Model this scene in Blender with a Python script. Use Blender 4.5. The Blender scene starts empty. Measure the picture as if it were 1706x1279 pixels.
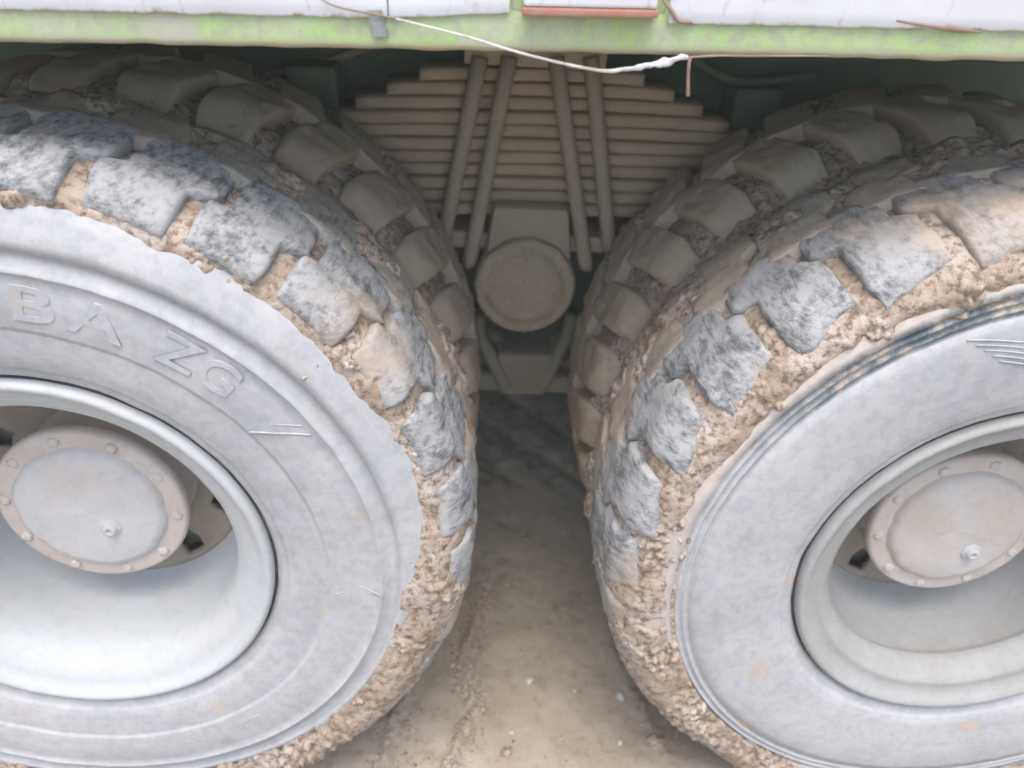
import bpy, math, random
import numpy as np
from mathutils import Vector, Matrix

scene = bpy.context.scene
COL = scene.collection
rnd = random.Random(7)

# ------------------------------------------------------------------ camera
cam_data = bpy.data.cameras.new("camera")
cam = bpy.data.objects.new("camera", cam_data)
COL.objects.link(cam)
cam_data.sensor_width = 36.0
cam_data.lens = 28.368
cam_data.clip_start = 0.02
cam_data.clip_end = 400
AX = Vector((0.99794869, -0.03166797, 0.05563767))
AU = Vector((-0.03072356, 0.525549, 0.8502084))
AW = Vector((0.0561647, 0.85017374, -0.52349798))
cam.matrix_world = Matrix(((AX.x, AU.x, -AW.x, -0.1136),
                           (AX.y, AU.y, -AW.y, -0.8295),
                           (AX.z, AU.z, -AW.z, 1.3562),
                           (0, 0, 0, 1)))
scene.camera = cam
cam_data.dof.use_dof = True
cam_data.dof.focus_distance = 0.98
cam_data.dof.aperture_fstop = 3.5
scene.render.resolution_x, scene.render.resolution_y = 1024, 768

# ------------------------------------------------------------------ light
SUN_EL, SUN_AZ = math.radians(72), math.radians(186)      # high, from behind the camera
world = bpy.data.worlds.new("World")
scene.world = world
world.use_nodes = True
wn = world.node_tree
sky = wn.nodes.new("ShaderNodeTexSky")
sky.sky_type = 'NISHITA'
sky.sun_disc = False
sky.sun_elevation = SUN_EL
sky.sun_rotation = SUN_AZ
sky.dust_density = 4.5
sky.air_density = 1.0
sky.ozone_density = 1.0
bg = wn.nodes["Background"]
bg.inputs[1].default_value = 0.15
wn.links.new(sky.outputs[0], bg.inputs[0])
sl = bpy.data.lights.new("sun", 'SUN')
sl.energy = 1.2
sl.angle = math.radians(40)
sl.color = (1.0, 0.97, 0.93)
sun = bpy.data.objects.new("sun", sl)
COL.objects.link(sun)
sd = Vector((math.sin(SUN_AZ) * math.cos(SUN_EL), math.cos(SUN_AZ) * math.cos(SUN_EL), math.sin(SUN_EL)))
sun.rotation_euler = sd.to_track_quat('Z', 'Y').to_euler()
sun.location = (0, -3, 5)
scene.view_settings.view_transform = 'Standard'
scene.view_settings.look = 'None'
scene.view_settings.exposure = 1.1
scene.view_settings.gamma = 1.0
scene.cycles.max_bounces = 10
scene.cycles.diffuse_bounces = 6

HAZE = 0.022        # density per metre of the veil added to lift the darks
ZA = 0.545          # axle height over the ground
WX = 0.6583         # half the axle spacing

# ------------------------------------------------------------------ numpy noise
_P = np.random.RandomState(3).permutation(4096)
_G = np.random.RandomState(5).normal(size=(4096, 3))
_G /= np.linalg.norm(_G, axis=1)[:, None]

def _h(i, j, k):
    return _P[(_P[(_P[i & 4095] + j) & 4095] + k) & 4095]

def perlin(p):
    p = np.asarray(p, float)
    i = np.floor(p).astype(int)
    f = p - i
    w = f * f * f * (f * (f * 6 - 15) + 10)
    out = 0.0
    for a in (0, 1):
        wa = w[:, 0] if a else 1 - w[:, 0]
        for b in (0, 1):
            wb = w[:, 1] if b else 1 - w[:, 1]
            for c in (0, 1):
                wc = w[:, 2] if c else 1 - w[:, 2]
                g = _G[_h(i[:, 0] + a, i[:, 1] + b, i[:, 2] + c)]
                d = f - np.array((a, b, c))
                out = out + wa * wb * wc * np.einsum('ij,ij->i', g, d)
    return out * 1.6

def fbm(p, octv=4, gain=0.5):
    o, a, s = 0.0, 1.0, 1.0
    for n in range(octv):
        o = o + a * perlin(np.asarray(p) * s + 17.3 * n)
        a *= gain
        s *= 2.03
    return o

def worley(p):
    p = np.asarray(p, float)
    i = np.floor(p).astype(int)
    f = p - i
    best = np.full(len(p), 9.0)
    for a in (-1, 0, 1):
        for b in (-1, 0, 1):
            for c in (-1, 0, 1):
                g = _G[_h(i[:, 0] + a, i[:, 1] + b, i[:, 2] + c)] * 0.45 + 0.5 + np.array((a, b, c))
                best = np.minimum(best, ((g - f) ** 2).sum(1))
    return np.sqrt(best)

def sm(a, b, x):
    t = np.clip((x - a) / (b - a), 0, 1)
    return t * t * (3 - 2 * t)

# ------------------------------------------------------------------ materials
def new_mat(name):
    m = bpy.data.materials.new(name)
    m.use_nodes = True
    nt = m.node_tree
    return m, nt, nt.nodes["Principled BSDF"]

def N(nt, typ, **kw):
    n = nt.nodes.new(typ)
    for k, v in kw.items():
        if k == 'ins':
            for a, b in v.items():
                n.inputs[a].default_value = b
        else:
            setattr(n, k, v)
    return n

def pos(nt, scale=(1, 1, 1), rot=(0, 0, 0)):
    g = N(nt, "ShaderNodeNewGeometry")
    mp = N(nt, "ShaderNodeMapping")
    mp.inputs['Scale'].default_value = scale
    mp.inputs['Rotation'].default_value = rot
    nt.links.new(g.outputs['Position'], mp.inputs['Vector'])
    return mp.outputs[0]

def noise(nt, vec, scale, detail=6, rough=0.6, dist=0.0):
    n = N(nt, "ShaderNodeTexNoise")
    n.inputs['Scale'].default_value = scale
    n.inputs['Detail'].default_value = detail
    n.inputs['Roughness'].default_value = rough
    n.inputs['Distortion'].default_value = dist
    nt.links.new(vec, n.inputs['Vector'])
    return n.outputs['Fac']

def ramp(nt, fac, stops):
    r = N(nt, "ShaderNodeValToRGB")
    e = r.color_ramp.elements
    while len(e) < len(stops):
        e.new(0.5)
    for el, (p, c) in zip(e, stops):
        el.position = p
        el.color = (*c, 1) if len(c) == 3 else c
    nt.links.new(fac, r.inputs[0])
    return r.outputs[0]

def mix(nt, fac, a, b):
    m = N(nt, "ShaderNodeMix", data_type='RGBA')
    for sock, v in ((m.inputs[0], fac), (m.inputs[6], a), (m.inputs[7], b)):
        if hasattr(v, 'is_output'):
            nt.links.new(v, sock)
        elif isinstance(v, (int, float)):
            sock.default_value = v
        else:
            sock.default_value = (*v, 1)
    return m.outputs[2]

def g(v):
    return (v, v, v)

def bump(nt, b, fac, dist, strength=1.0, prev=None):
    n = N(nt, "ShaderNodeBump")
    n.inputs['Strength'].default_value = strength
    n.inputs['Distance'].default_value = dist
    nt.links.new(fac, n.inputs['Height'])
    if prev is not None:
        nt.links.new(prev, n.inputs['Normal'])
    nt.links.new(n.outputs[0], b.inputs['Normal'])
    return n.outputs[0]

def base(nt, b, col, rough=0.85, spec=0.25):
    if hasattr(col, 'is_output'):
        nt.links.new(col, b.inputs['Base Color'])
    else:
        b.inputs['Base Color'].default_value = (*col, 1)
    b.inputs['Roughness'].default_value = rough
    b.inputs['Specular IOR Level'].default_value = spec

MUD_D, MUD_M, MUD_L = (0.20, 0.135, 0.085), (0.36, 0.255, 0.17), (0.50, 0.40, 0.32)

def mat_mud():
    m, nt, b = new_mat("caked_mud")
    v = pos(nt)
    n1 = noise(nt, v, 14, 5, 0.6)
    n2 = noise(nt, v, 95, 6, 0.65)
    c = ramp(nt, n1, [(0.3, (0.31, 0.245, 0.185)), (0.48, (0.40, 0.33, 0.267)), (0.66, (0.51, 0.46, 0.42))])
    c = mix(nt, ramp(nt, n2, [(0.38, g(1)), (0.52, g(0))]), c, (0.20, 0.15, 0.11))
    base(nt, b, c, 0.95, 0.1)
    p = bump(nt, b, n2, 0.006, 0.7)
    bump(nt, b, noise(nt, v, 420, 3, 0.6), 0.0015, 0.6, p)
    return m

def mat_lug(name="scuffed_rubber", shift=0.0, dusts=((0.29, 0.30, 0.31), (0.40, 0.40, 0.405)), mud=0.035):
    m, nt, b = new_mat(name)
    v = pos(nt)
    vs = pos(nt, (1, 0.45, 1.6), (0, 0.5, 0))
    n1 = noise(nt, v, 17, 4, 0.6)
    n2 = noise(nt, vs, 85, 8, 0.74)
    n3 = noise(nt, v, 5, 3, 0.5)
    add = N(nt, "ShaderNodeMath", operation='MULTIPLY_ADD')
    nt.links.new(n1, add.inputs[0])
    add.inputs[1].default_value = 0.75
    nt.links.new(n2, add.inputs[2])
    dust = ramp(nt, n2, [(0.3, dusts[0]), (0.7, dusts[1])])
    worn = ramp(nt, n2, [(0.35, (0.10, 0.115, 0.125)), (0.65, (0.20, 0.215, 0.225))])
    fac = ramp(nt, add.outputs[0], [(0.70 - shift, g(0)), (0.92 - shift, g(1))])
    c = mix(nt, fac, worn, dust)
    tan = ramp(nt, n3, [(0.55 - mud, g(0)), (0.70 - mud, g(0.75))])
    c = mix(nt, tan, c, (0.43, 0.345, 0.265))
    base(nt, b, c, 0.8, 0.25)
    bump(nt, b, n2, 0.002, 0.6)
    return m

def mat_sidewall(name, a, c2, tan_amt):
    m, nt, b = new_mat(name)
    v = pos(nt)
    n1 = noise(nt, v, 7, 5, 0.6)
    n2 = noise(nt, v, 60, 6, 0.7)
    tc = N(nt, "ShaderNodeTexCoord")
    sep = N(nt, "ShaderNodeSeparateXYZ")
    nt.links.new(tc.outputs['Object'], sep.inputs[0])
    def M2(op, a_, b_):
        k = N(nt, "ShaderNodeMath", operation=op)
        for q, u in zip(k.inputs, (a_, b_)):
            if hasattr(u, 'is_output'):
                nt.links.new(u, q)
            else:
                q.default_value = u
        return k.outputs[0]
    rad_ = M2('SQRT', M2('ADD', M2('MULTIPLY', sep.outputs[0], sep.outputs[0]), M2('MULTIPLY', sep.outputs[2], sep.outputs[2])), 0)
    ang_ = M2('ARCTAN2', sep.outputs[2], sep.outputs[0])
    cb = N(nt, "ShaderNodeCombineXYZ")
    nt.links.new(M2('MULTIPLY', rad_, 90.0), cb.inputs[0])
    nt.links.new(M2('MULTIPLY', ang_, 2.2), cb.inputs[1])
    st1 = noise(nt, cb.outputs[0], 1.0, 5, 0.6)
    cb2 = N(nt, "ShaderNodeCombineXYZ")
    nt.links.new(M2('MULTIPLY', rad_, 12.0), cb2.inputs[0])
    nt.links.new(M2('MULTIPLY', ang_, 9.0), cb2.inputs[1])
    st2 = noise(nt, cb2.outputs[0], 1.0, 6, 0.62)
    c = ramp(nt, n1, [(0.3, a), (0.7, c2)])
    c = mix(nt, ramp(nt, st1, [(0.46, g(0)), (0.68, g(0.2))]), c, tuple(x * 0.68 for x in a))
    c = mix(nt, ramp(nt, st2, [(0.54, g(0)), (0.72, g(0.35))]), c, (0.41, 0.385, 0.36))
    n7 = noise(nt, v, 3.5, 6, 0.62)
    c = mix(nt, ramp(nt, n7, [(0.45, g(0)), (0.68, g(0.55))]), c, (0.475, 0.475, 0.485))
    n6 = noise(nt, v, 120, 5, 0.7)
    c = mix(nt, ramp(nt, n6, [(0.60, g(0)), (0.72, g(0.45))]), c, (0.49, 0.47, 0.45))
    c = mix(nt, ramp(nt, n2, [(0.40, g(0.25)), (0.55, g(0))]), c, (0.20, 0.225, 0.26))
    sp = noise(nt, v, 16, 3, 0.5)
    c = mix(nt, ramp(nt, sp, [(0.66 - tan_amt, g(0)), (0.74 - tan_amt, g(0.6))]), c, (0.46, 0.37, 0.28))
    n5 = noise(nt, v, 45, 6, 0.68)
    ba = N(nt, "ShaderNodeAttribute", attribute_name='bare')
    cl = N(nt, "ShaderNodeAttribute", attribute_name='clay')
    c = mix(nt, cl.outputs['Fac'], c, ramp(nt, n5, [(0.35, (0.42, 0.35, 0.28)), (0.6, (0.52, 0.47, 0.42))]))
    c = mix(nt, ba.outputs['Fac'], c, ramp(nt, n5, [(0.42, (0.10, 0.125, 0.14)), (0.53, (0.20, 0.22, 0.235)), (0.62, (0.40, 0.345, 0.285)), (0.74, (0.50, 0.48, 0.46))]))
    base(nt, b, c, 0.8, 0.25)
    bump(nt, b, n2, 0.0009, 0.5)
    return m

def mat_dusty(name, col, dust, lo, hi, scale=9, rough=0.75, metal=0.0, bd=0.0012):
    m, nt, b = new_mat(name)
    v = pos(nt)
    n1 = noise(nt, v, scale, 6, 0.65)
    n2 = noise(nt, v, scale * 9, 5, 0.65)
    f = ramp(nt, n1, [(lo, g(0)), (hi, g(1))])
    c = mix(nt, f, col, dust)
    c = mix(nt, ramp(nt, n2, [(0.3, g(0.18)), (0.5, g(0))]), c, tuple(x * 0.5 for x in dust))
    base(nt, b, c, rough, 0.25)
    b.inputs['Metallic'].default_value = metal
    bump(nt, b, n2, bd, 0.5)
    return m

def mat_ground():
    m, nt, b = new_mat("trodden_mud")
    v = pos(nt)
    n1 = noise(nt, v, 3.2, 6, 0.6)
    n2 = noise(nt, v, 34, 7, 0.68)
    n3 = noise(nt, v, 190, 4, 0.6)
    c = ramp(nt, n1, [(0.3, (0.285, 0.245, 0.19)), (0.55, (0.365, 0.325, 0.265)), (0.75, (0.43, 0.39, 0.335))])
    c = mix(nt, ramp(nt, n2, [(0.30, g(0.8)), (0.48, g(0))]), c, (0.23, 0.18, 0.135))
    c = mix(nt, ramp(nt, n3, [(0.62, g(0)), (0.72, g(0.4))]), c, (0.55, 0.50, 0.44))
    base(nt, b, c, 0.72, 0.3)
    p = bump(nt, b, n2, 0.006, 0.45)
    bump(nt, b, n3, 0.0016, 0.5, p)
    return m

def mat_green():
    m, nt, b = new_mat("green_paint")
    v = pos(nt)
    n1 = noise(nt, v, 16, 6, 0.6)
    n2 = noise(nt, v, 70, 6, 0.7)
    c = ramp(nt, n1, [(0.32, (0.46, 0.52, 0.36)), (0.48, (0.41, 0.54, 0.26)), (0.66, (0.38, 0.57, 0.18))])
    c = mix(nt, ramp(nt, n2, [(0.44, g(0)), (0.62, g(0.8))]), c, (0.37, 0.37, 0.32))
    n4 = noise(nt, pos(nt, (1, 1, 0.35)), 11, 5, 0.6)
    c = mix(nt, ramp(nt, n4, [(0.50, g(0)), (0.66, g(0.7))]), c, (0.46, 0.45, 0.41))
    # grime along the lower edge of the rail: world z against the tilt of the rail
    sx = N(nt, "ShaderNodeSeparateXYZ")
    gm = N(nt, "ShaderNodeNewGeometry")
    nt.links.new(gm.outputs['Position'], sx.inputs[0])
    tilt = N(nt, "ShaderNodeMath", operation='MULTIPLY_ADD')
    nt.links.new(sx.outputs[0], tilt.inputs[0])
    tilt.inputs[1].default_value = -0.0345
    nt.links.new(sx.outputs[2], tilt.inputs[2])
    wob = N(nt, "ShaderNodeMath", operation='MULTIPLY_ADD')
    nt.links.new(n2, wob.inputs[0])
    wob.inputs[1].default_value = 0.014
    nt.links.new(tilt.outputs[0], wob.inputs[2])
    mr = N(nt, "ShaderNodeMapRange")
    mr.inputs[1].default_value = 1.2400
    mr.inputs[2].default_value = 1.2300
    nt.links.new(wob.outputs[0], mr.inputs[0])
    c = mix(nt, mr.outputs[0], c, (0.34, 0.28, 0.21))
    base(nt, b, c, 0.55, 0.35)
    bump(nt, b, n2, 0.001, 0.5)
    return m

def mat_white():
    m, nt, b = new_mat("white_paint")
    v = pos(nt)
    n1 = noise(nt, v, 6, 5, 0.6)
    n2 = noise(nt, pos(nt, (2.2, 1, 0.7)), 22, 7, 0.7)
    c = ramp(nt, n1, [(0.3, (0.55, 0.56, 0.58)), (0.6, (0.62, 0.65, 0.70))])
    c = mix(nt, ramp(nt, n2, [(0.58, g(0)), (0.68, g(0.7))]), c, (0.44, 0.33, 0.28))
    c = mix(nt, ramp(nt, n2, [(0.66, g(0)), (0.70, g(0.9))]), c, (0.17, 0.10, 0.08))
    sx = N(nt, "ShaderNodeSeparateXYZ")
    gm = N(nt, "ShaderNodeNewGeometry")
    nt.links.new(gm.outputs['Position'], sx.inputs[0])
    tilt = N(nt, "ShaderNodeMath", operation='MULTIPLY_ADD')
    nt.links.new(sx.outputs[0], tilt.inputs[0])
    tilt.inputs[1].default_value = -0.0323
    nt.links.new(sx.outputs[2], tilt.inputs[2])
    wob = N(nt, "ShaderNodeMath", operation='MULTIPLY_ADD')
    nt.links.new(noise(nt, v, 55, 6, 0.7), wob.inputs[0])
    wob.inputs[1].default_value = 0.022
    nt.links.new(tilt.outputs[0], wob.inputs[2])
    mr = N(nt, "ShaderNodeMapRange")
    mr.inputs[1].default_value = 1.2655
    mr.inputs[2].default_value = 1.2610
    nt.links.new(wob.outputs[0], mr.inputs[0])
    c = mix(nt, mr.outputs[0], c, (0.36, 0.27, 0.22))
    base(nt, b, c, 0.5, 0.35)
    return m

M = dict(
    mud=mat_mud(), lug=mat_lug(),
    lug_rear=mat_lug("clay_smeared_rubber", 0.06, ((0.30, 0.29, 0.255), (0.40, 0.375, 0.325)), 0.14),
    lug_in=mat_lug("dusty_inner_rubber", 0.12, ((0.41, 0.375, 0.295), (0.51, 0.45, 0.365)), 0.19),
    side_l=mat_sidewall("dusty_sidewall", (0.37, 0.385, 0.405), (0.425, 0.44, 0.46), 0.0),
    side_r=mat_sidewall("pale_dusty_sidewall", (0.38, 0.395, 0.415), (0.435, 0.45, 0.47), 0.0),
    rim=mat_dusty("dusty_white_rim", (0.425, 0.455, 0.475), (0.43, 0.415, 0.40), 0.45, 0.8, 6, 0.6),
    rim_r=mat_dusty("grey_dusted_rim", (0.33, 0.345, 0.35), (0.28, 0.275, 0.26), 0.4, 0.75, 10, 0.65),
    hub=mat_dusty("mud_splashed_hub", (0.55, 0.51, 0.48), (0.47, 0.395, 0.33), 0.42, 0.75, 9, 0.75, 0, 0.003),
    disc=mat_dusty("clay_disc_shade_tone", (0.38, 0.34, 0.29), (0.30, 0.255, 0.21), 0.35, 0.7, 9, 0.85),  # clay tone, darkened so the shade of the recess is in the colour
    hubface=mat_dusty("dusty_hub_cover", (0.50, 0.505, 0.52), (0.48, 0.43, 0.39), 0.50, 0.72, 8, 0.7, 0, 0.002),
    hubface_r=mat_dusty("clay_streaked_hub_cover", (0.50, 0.495, 0.49), (0.48, 0.41, 0.36), 0.36, 0.66, 8, 0.7, 0, 0.002),
    bead=mat_dusty("clay_stained_bead", (0.40, 0.35, 0.31), (0.46, 0.40, 0.36), 0.3, 0.7, 12, 0.85),
    gap=mat_dusty("dark_joint", (0.05, 0.055, 0.06), (0.14, 0.13, 0.12), 0.5, 0.8, 20, 0.9),
    steel=mat_dusty("dust_caked_steel", (0.44, 0.36, 0.26), (0.53, 0.425, 0.32), 0.3, 0.65, 10, 0.95, 0, 0.004),
    steel2=mat_dusty("dry_mud_on_casting", (0.39, 0.335, 0.255), (0.46, 0.38, 0.30), 0.3, 0.65, 14, 0.95, 0, 0.006),
    dark=mat_dusty("dark_green_chassis_paint", (0.11, 0.165, 0.13), (0.23, 0.24, 0.185), 0.45, 0.8, 7, 0.7),
    deep=mat_dusty("dusty_chassis_steel", (0.25, 0.26, 0.21), (0.33, 0.30, 0.24), 0.35, 0.7, 6, 0.85),
    ground=mat_ground(), green=mat_green(), white=mat_white(),
    orange=mat_dusty("faded_red_edge", (0.40, 0.14, 0.09), (0.36, 0.22, 0.17), 0.32, 0.6, 40, 0.5),
    plastic=mat_dusty("soiled_white_plastic", (0.58, 0.59, 0.61), (0.40, 0.35, 0.30), 0.5, 0.62, 22, 0.5),
    rust=mat_dusty("rusty_wire", (0.24, 0.175, 0.135), (0.33, 0.265, 0.21), 0.4, 0.7, 40, 0.8),
    tape=mat_dusty("grey_tape", (0.17, 0.20, 0.22), (0.36, 0.38, 0.35), 0.35, 0.7, 45, 0.6),
    stone=mat_dusty("pale_pebble", (0.50, 0.50, 0.50), (0.42, 0.36, 0.29), 0.4, 0.7, 60, 0.8),
)

# ------------------------------------------------------------------ object helpers
def link(name, me, mat=None, parent=None, smooth=True):
    o = bpy.data.objects.new(name, me)
    COL.objects.link(o)
    if mat is not None and not me.materials:
        me.materials.append(mat)
    if smooth:
        me.polygons.foreach_set('use_smooth', [True] * len(me.polygons))
    if parent is not None:
        o.parent = parent
    return o

def empty(name, parent=None, loc=(0, 0, 0), rot=(0, 0, 0)):
    o = bpy.data.objects.new(name, None)
    COL.objects.link(o)
    o.location = loc
    o.rotation_euler = rot
    o.empty_display_size = 0.1
    if parent is not None:
        o.parent = parent
    return o

def tag(o, label=None, cat=None, group=None, kind=None):
    for k, v in (('label', label), ('category', cat), ('group', group), ('kind', kind)):
        if v:
            o[k] = v
    return o

def mesh(name, v, f):
    me = bpy.data.meshes.new(name)
    me.from_pydata([tuple(p) for p in v], [], f)
    me.update()
    return me

def grid_mesh(name, P, closed=False, flip=False):
    """P: array (n, m, 3); closed wraps along n."""
    n, m = P.shape[:2]
    i = np.arange(n if closed else n - 1)[:, None]
    j = np.arange(m - 1)[None, :]
    i2 = (i + 1) % n
    q = np.stack([i * m + j, i2 * m + j, i2 * m + j + 1, i * m + j + 1], -1).reshape(-1, 4)
    if flip:
        q = q[:, ::-1]
    me = bpy.data.meshes.new(name)
    me.vertices.add(n * m)
    me.vertices.foreach_set('co', P.reshape(-1).astype(np.float32))
    me.loops.add(len(q) * 4)
    me.loops.foreach_set('vertex_index', q.reshape(-1).astype(np.int32))
    me.polygons.add(len(q))
    me.polygons.foreach_set('loop_start', np.arange(0, len(q) * 4, 4, dtype=np.int32))
    me.update(calc_edges=True)
    me.validate()
    return me

def lathe(name, prof, n=160, sx=1, wob=0.0, seed=0, th0=0.0, th1=None, freq=16):
    """revolve (Y, R) pairs about the Y axis."""
    prof = np.array(prof, float)
    closed = th1 is None
    th = np.radians(np.linspace(0, 360, n, endpoint=False)) if closed else np.radians(np.linspace(th0, th1, n))
    R = np.repeat(prof[None, :, 1], n, 0)
    Y = np.repeat(prof[None, :, 0], n, 0)
    if wob:
        q = np.stack([R * np.cos(th)[:, None], Y, R * np.sin(th)[:, None]], -1).reshape(-1, 3)
        d = (fbm(q * freq + seed, 4) * wob).reshape(R.shape)
        Y = Y + d
        R = R + d * 0.4
    P = np.stack([sx * R * np.cos(th)[:, None], Y, R * np.sin(th)[:, None]], -1)
    return grid_mesh(name, P, closed, flip=(sx > 0))

def box(name, x0, x1, y0, y1, z0, z1, bev=0.002, mat=None, parent=None, taper=0.0, rough=0.0, shear=0.0):
    """bevelled box (chamfered edges); taper narrows the top in x; rough jitters the corners."""
    import bmesh
    bm = bmesh.new()
    bmesh.ops.create_cube(bm, size=1)
    for v in bm.verts:
        k = 1 - taper if v.co.z > 0 else 1
        x = (x0 + x1) / 2 + v.co.x * (x1 - x0) * k + shear * v.co.z
        v.co = Vector((x, (y0 + y1) / 2 + v.co.y * (y1 - y0), (z0 + z1) / 2 + v.co.z * (z1 - z0)))
        if rough:
            v.co += Vector((rnd.uniform(-1, 1), rnd.uniform(-1, 1), rnd.uniform(-1, 1))) * rough
    if bev:
        bmesh.ops.bevel(bm, geom=list(bm.edges), offset=bev, segments=2, affect='EDGES', profile=0.6)
    bmesh.ops.recalc_face_normals(bm, faces=bm.faces)
    me = bpy.data.meshes.new(name)
    bm.to_mesh(me)
    bm.free()
    return link(name, me, mat, parent, smooth=False)

def tube(name, pts, rad, nseg=10, flat=1.0, mat=None, parent=None, cap=True, sub=1):
    """tube along points; rad a number or one per point; flat squashes it across Y."""
    P = [Vector(p) for p in pts]
    R = list(rad) if hasattr(rad, '__len__') else [rad] * len(P)
    if sub > 1:                                  # Catmull-Rom refinement
        Q, RR = [], []
        for i in range(len(P) - 1):
            p0, p1, p2, p3 = P[max(i - 1, 0)], P[i], P[i + 1], P[min(i + 2, len(P) - 1)]
            for k in range(sub):
                t = k / sub
                Q.append(0.5 * ((2 * p1) + (p2 - p0) * t + (2 * p0 - 5 * p1 + 4 * p2 - p3) * t * t + (3 * p1 - p0 - 3 * p2 + p3) * t ** 3))
                RR.append(R[i] * (1 - t) + R[i + 1] * t)
        Q.append(P[-1]); RR.append(R[-1])
        P, R = Q, RR
    v, f = [], []
    for i, p in enumerate(P):
        d = (P[min(i + 1, len(P) - 1)] - P[max(i - 1, 0)]).normalized()
        a = d.cross(Vector((0, 1, 0)))
        if a.length < 1e-4:
            a = d.cross(Vector((1, 0, 0)))
        a.normalize()
        b = d.cross(a).normalized()
        for k in range(nseg):
            t = 2 * math.pi * k / nseg
            v.append(p + a * math.cos(t) * R[i] + b * math.sin(t) * R[i] * flat)
    for i in range(len(P) - 1):
        for k in range(nseg):
            k2 = (k + 1) % nseg
            f.append((i * nseg + k, i * nseg + k2, (i + 1) * nseg + k2, (i + 1) * nseg + k))
    if cap:
        f.append(tuple(range(nseg - 1, -1, -1)))
        f.append(tuple(range((len(P) - 1) * nseg, len(P) * nseg)))
    return link(name, mesh(name, v, f), mat, parent)

# ------------------------------------------------------------------ ground (structure)
def ground():
    def axis(lo, hi, step, far):
        a = list(np.arange(lo, hi, step))
        s, x = step, hi
        up = []
        while x < far:
            up.append(x); s *= 1.25; x += s
        s, x = step, lo - step
        dn = []
        while x > -far:
            dn.append(x); s *= 1.25; x -= s
        return np.array(dn[::-1] + a + up)
    X = axis(-0.75, 0.85, 0.006, 24)
    Y = axis(-0.12, 1.5, 0.006, 24)
    XX, YY = np.meshgrid(X, Y, indexing='ij')
    p = np.stack([XX, YY, 0 * XX], -1).reshape(-1, 3)
    x, y = p[:, 0], p[:, 1]
    near = 1 - sm(1.5, 4, np.hypot(x, y - 0.5))
    z = fbm(p * 2.2, 3) * 0.012 + near * (fbm(p * 16 + 5, 4) * 0.0035)
    fade = 1 - sm(6, 20, np.hypot(x, y))
    z *= 0.15 + 0.85 * fade
    # crumbly ridges squeezed up by a tyre edge
    def ridge(px, amp, wid, y0, y1):
        c = np.interp(y, px[0], px[1]) + 0.008 * perlin(np.stack([y * 30, 0 * y, 0 * y + px[1][0] * 9], -1))
        d = np.abs(x - c)
        r = np.exp(-(d / wid) ** 2) * sm(y0, y0 + 0.05, y) * (1 - sm(y1 - 0.1, y1, y))
        cl = 0.45 + 0.9 * np.clip(0.75 - worley(p * 75 + px[1][0] * 50), 0, 1)
        return amp * r * cl
    z += ridge(((-0.1, 0.05, 0.16, 0.28, 0.4, 0.6), (-0.13, -0.12, -0.082, -0.105, -0.07, -0.06)), 0.024, 0.013, -0.1, 0.5)
    z += ridge(((-0.1, 0.05, 0.13, 0.3, 0.6), (-0.245, -0.24, -0.232, -0.19, -0.16)), 0.022, 0.012, -0.1, 0.35)
    z += ridge(((-0.1, 0.05, 0.25, 0.5), (0.30, 0.285, 0.22, 0.17)), 0.012, 0.02, -0.1, 0.4)
    # tread prints further in under the truck
    s = (x * 0.75 + (y - 1.1) * 0.66)
    pr = sm(0.15, 0.6, np.sin(s * 48)) * sm(0.8, 0.95, y) * (1 - sm(1.35, 1.5, y)) * (1 - sm(0.18, 0.26, np.abs(x - 0.05)))
    z += 0.022 * pr * (0.7 + 0.6 * perlin(p * 9)) + 0.012 * fbm(p * 22 + 8, 3) * sm(0.75, 0.95, y) * (1 - sm(1.4, 1.5, y))
    # mud pushed up around the tyre feet
    for cx in (-WX, WX):
        dx = np.abs(x - cx)
        z += 0.018 * np.exp(-((dx - 0.17) / 0.05) ** 2) * sm(-0.05, 0.02, y) * (1 - sm(0.62, 0.7, y)) * (0.6 + 0.5 * perlin(p * 28))
    P = np.stack([XX, YY, z.reshape(XX.shape)], -1)
    o = link("ground", grid_mesh("ground", P), M['ground'])
    H = z.reshape(XX.shape)
    def height(px, py):
        i = min(max(int(np.searchsorted(X, px)) - 1, 0), len(X) - 2)
        j = min(max(int(np.searchsorted(Y, py)) - 1, 0), len(Y) - 2)
        u, w = (px - X[i]) / (X[i + 1] - X[i]), (py - Y[j]) / (Y[j + 1] - Y[j])
        return (H[i, j] * (1 - u) + H[i + 1, j] * u) * (1 - w) + (H[i, j + 1] * (1 - u) + H[i + 1, j + 1] * u) * w
    tag(o, "brown trodden mud with crumbly ridges under the truck", "ground", kind='structure')
    return height
ground_z = ground()

# ------------------------------------------------------------------ truck
truck = empty("truck")
tag(truck, "white and green lorry on mud-caked twin rear wheels", "truck")

TW = 0.29                               # tyre section width, axial
# groove-floor curve from the sidewall ring (s = 0) over the crown, local (Y, R)
HALF = [(-0.0175, 0.463), (-0.0165, 0.475), (-0.011, 0.490), (-0.003, 0.505), (0.008, 0.519), (0.021, 0.531), (0.040, 0.5395), (0.08, 0.5435), (0.145, 0.545)]
CURVE = np.array(HALF + [(TW - y, r) for y, r in HALF[-2::-1]])
_seg = np.hypot(*np.diff(CURVE, axis=0).T)
_S = np.concatenate([[0], np.cumsum(_seg)])
STOT = _S[-1]
_t = np.linspace(0, STOT, 500)
_cy, _cr = np.interp(_t, _S, CURVE[:, 0]), np.interp(_t, _S, CURVE[:, 1])
_k = np.ones(31) / 31
_cy2 = np.convolve(np.pad(_cy, 15, mode='edge'), _k, 'valid')
_cr2 = np.convolve(np.pad(_cr, 15, mode='edge'), _k, 'valid')
_cy2[:16], _cr2[:16], _cy2[-16:], _cr2[-16:] = _cy[:16], _cr[:16], _cy[-16:], _cr[-16:]
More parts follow.
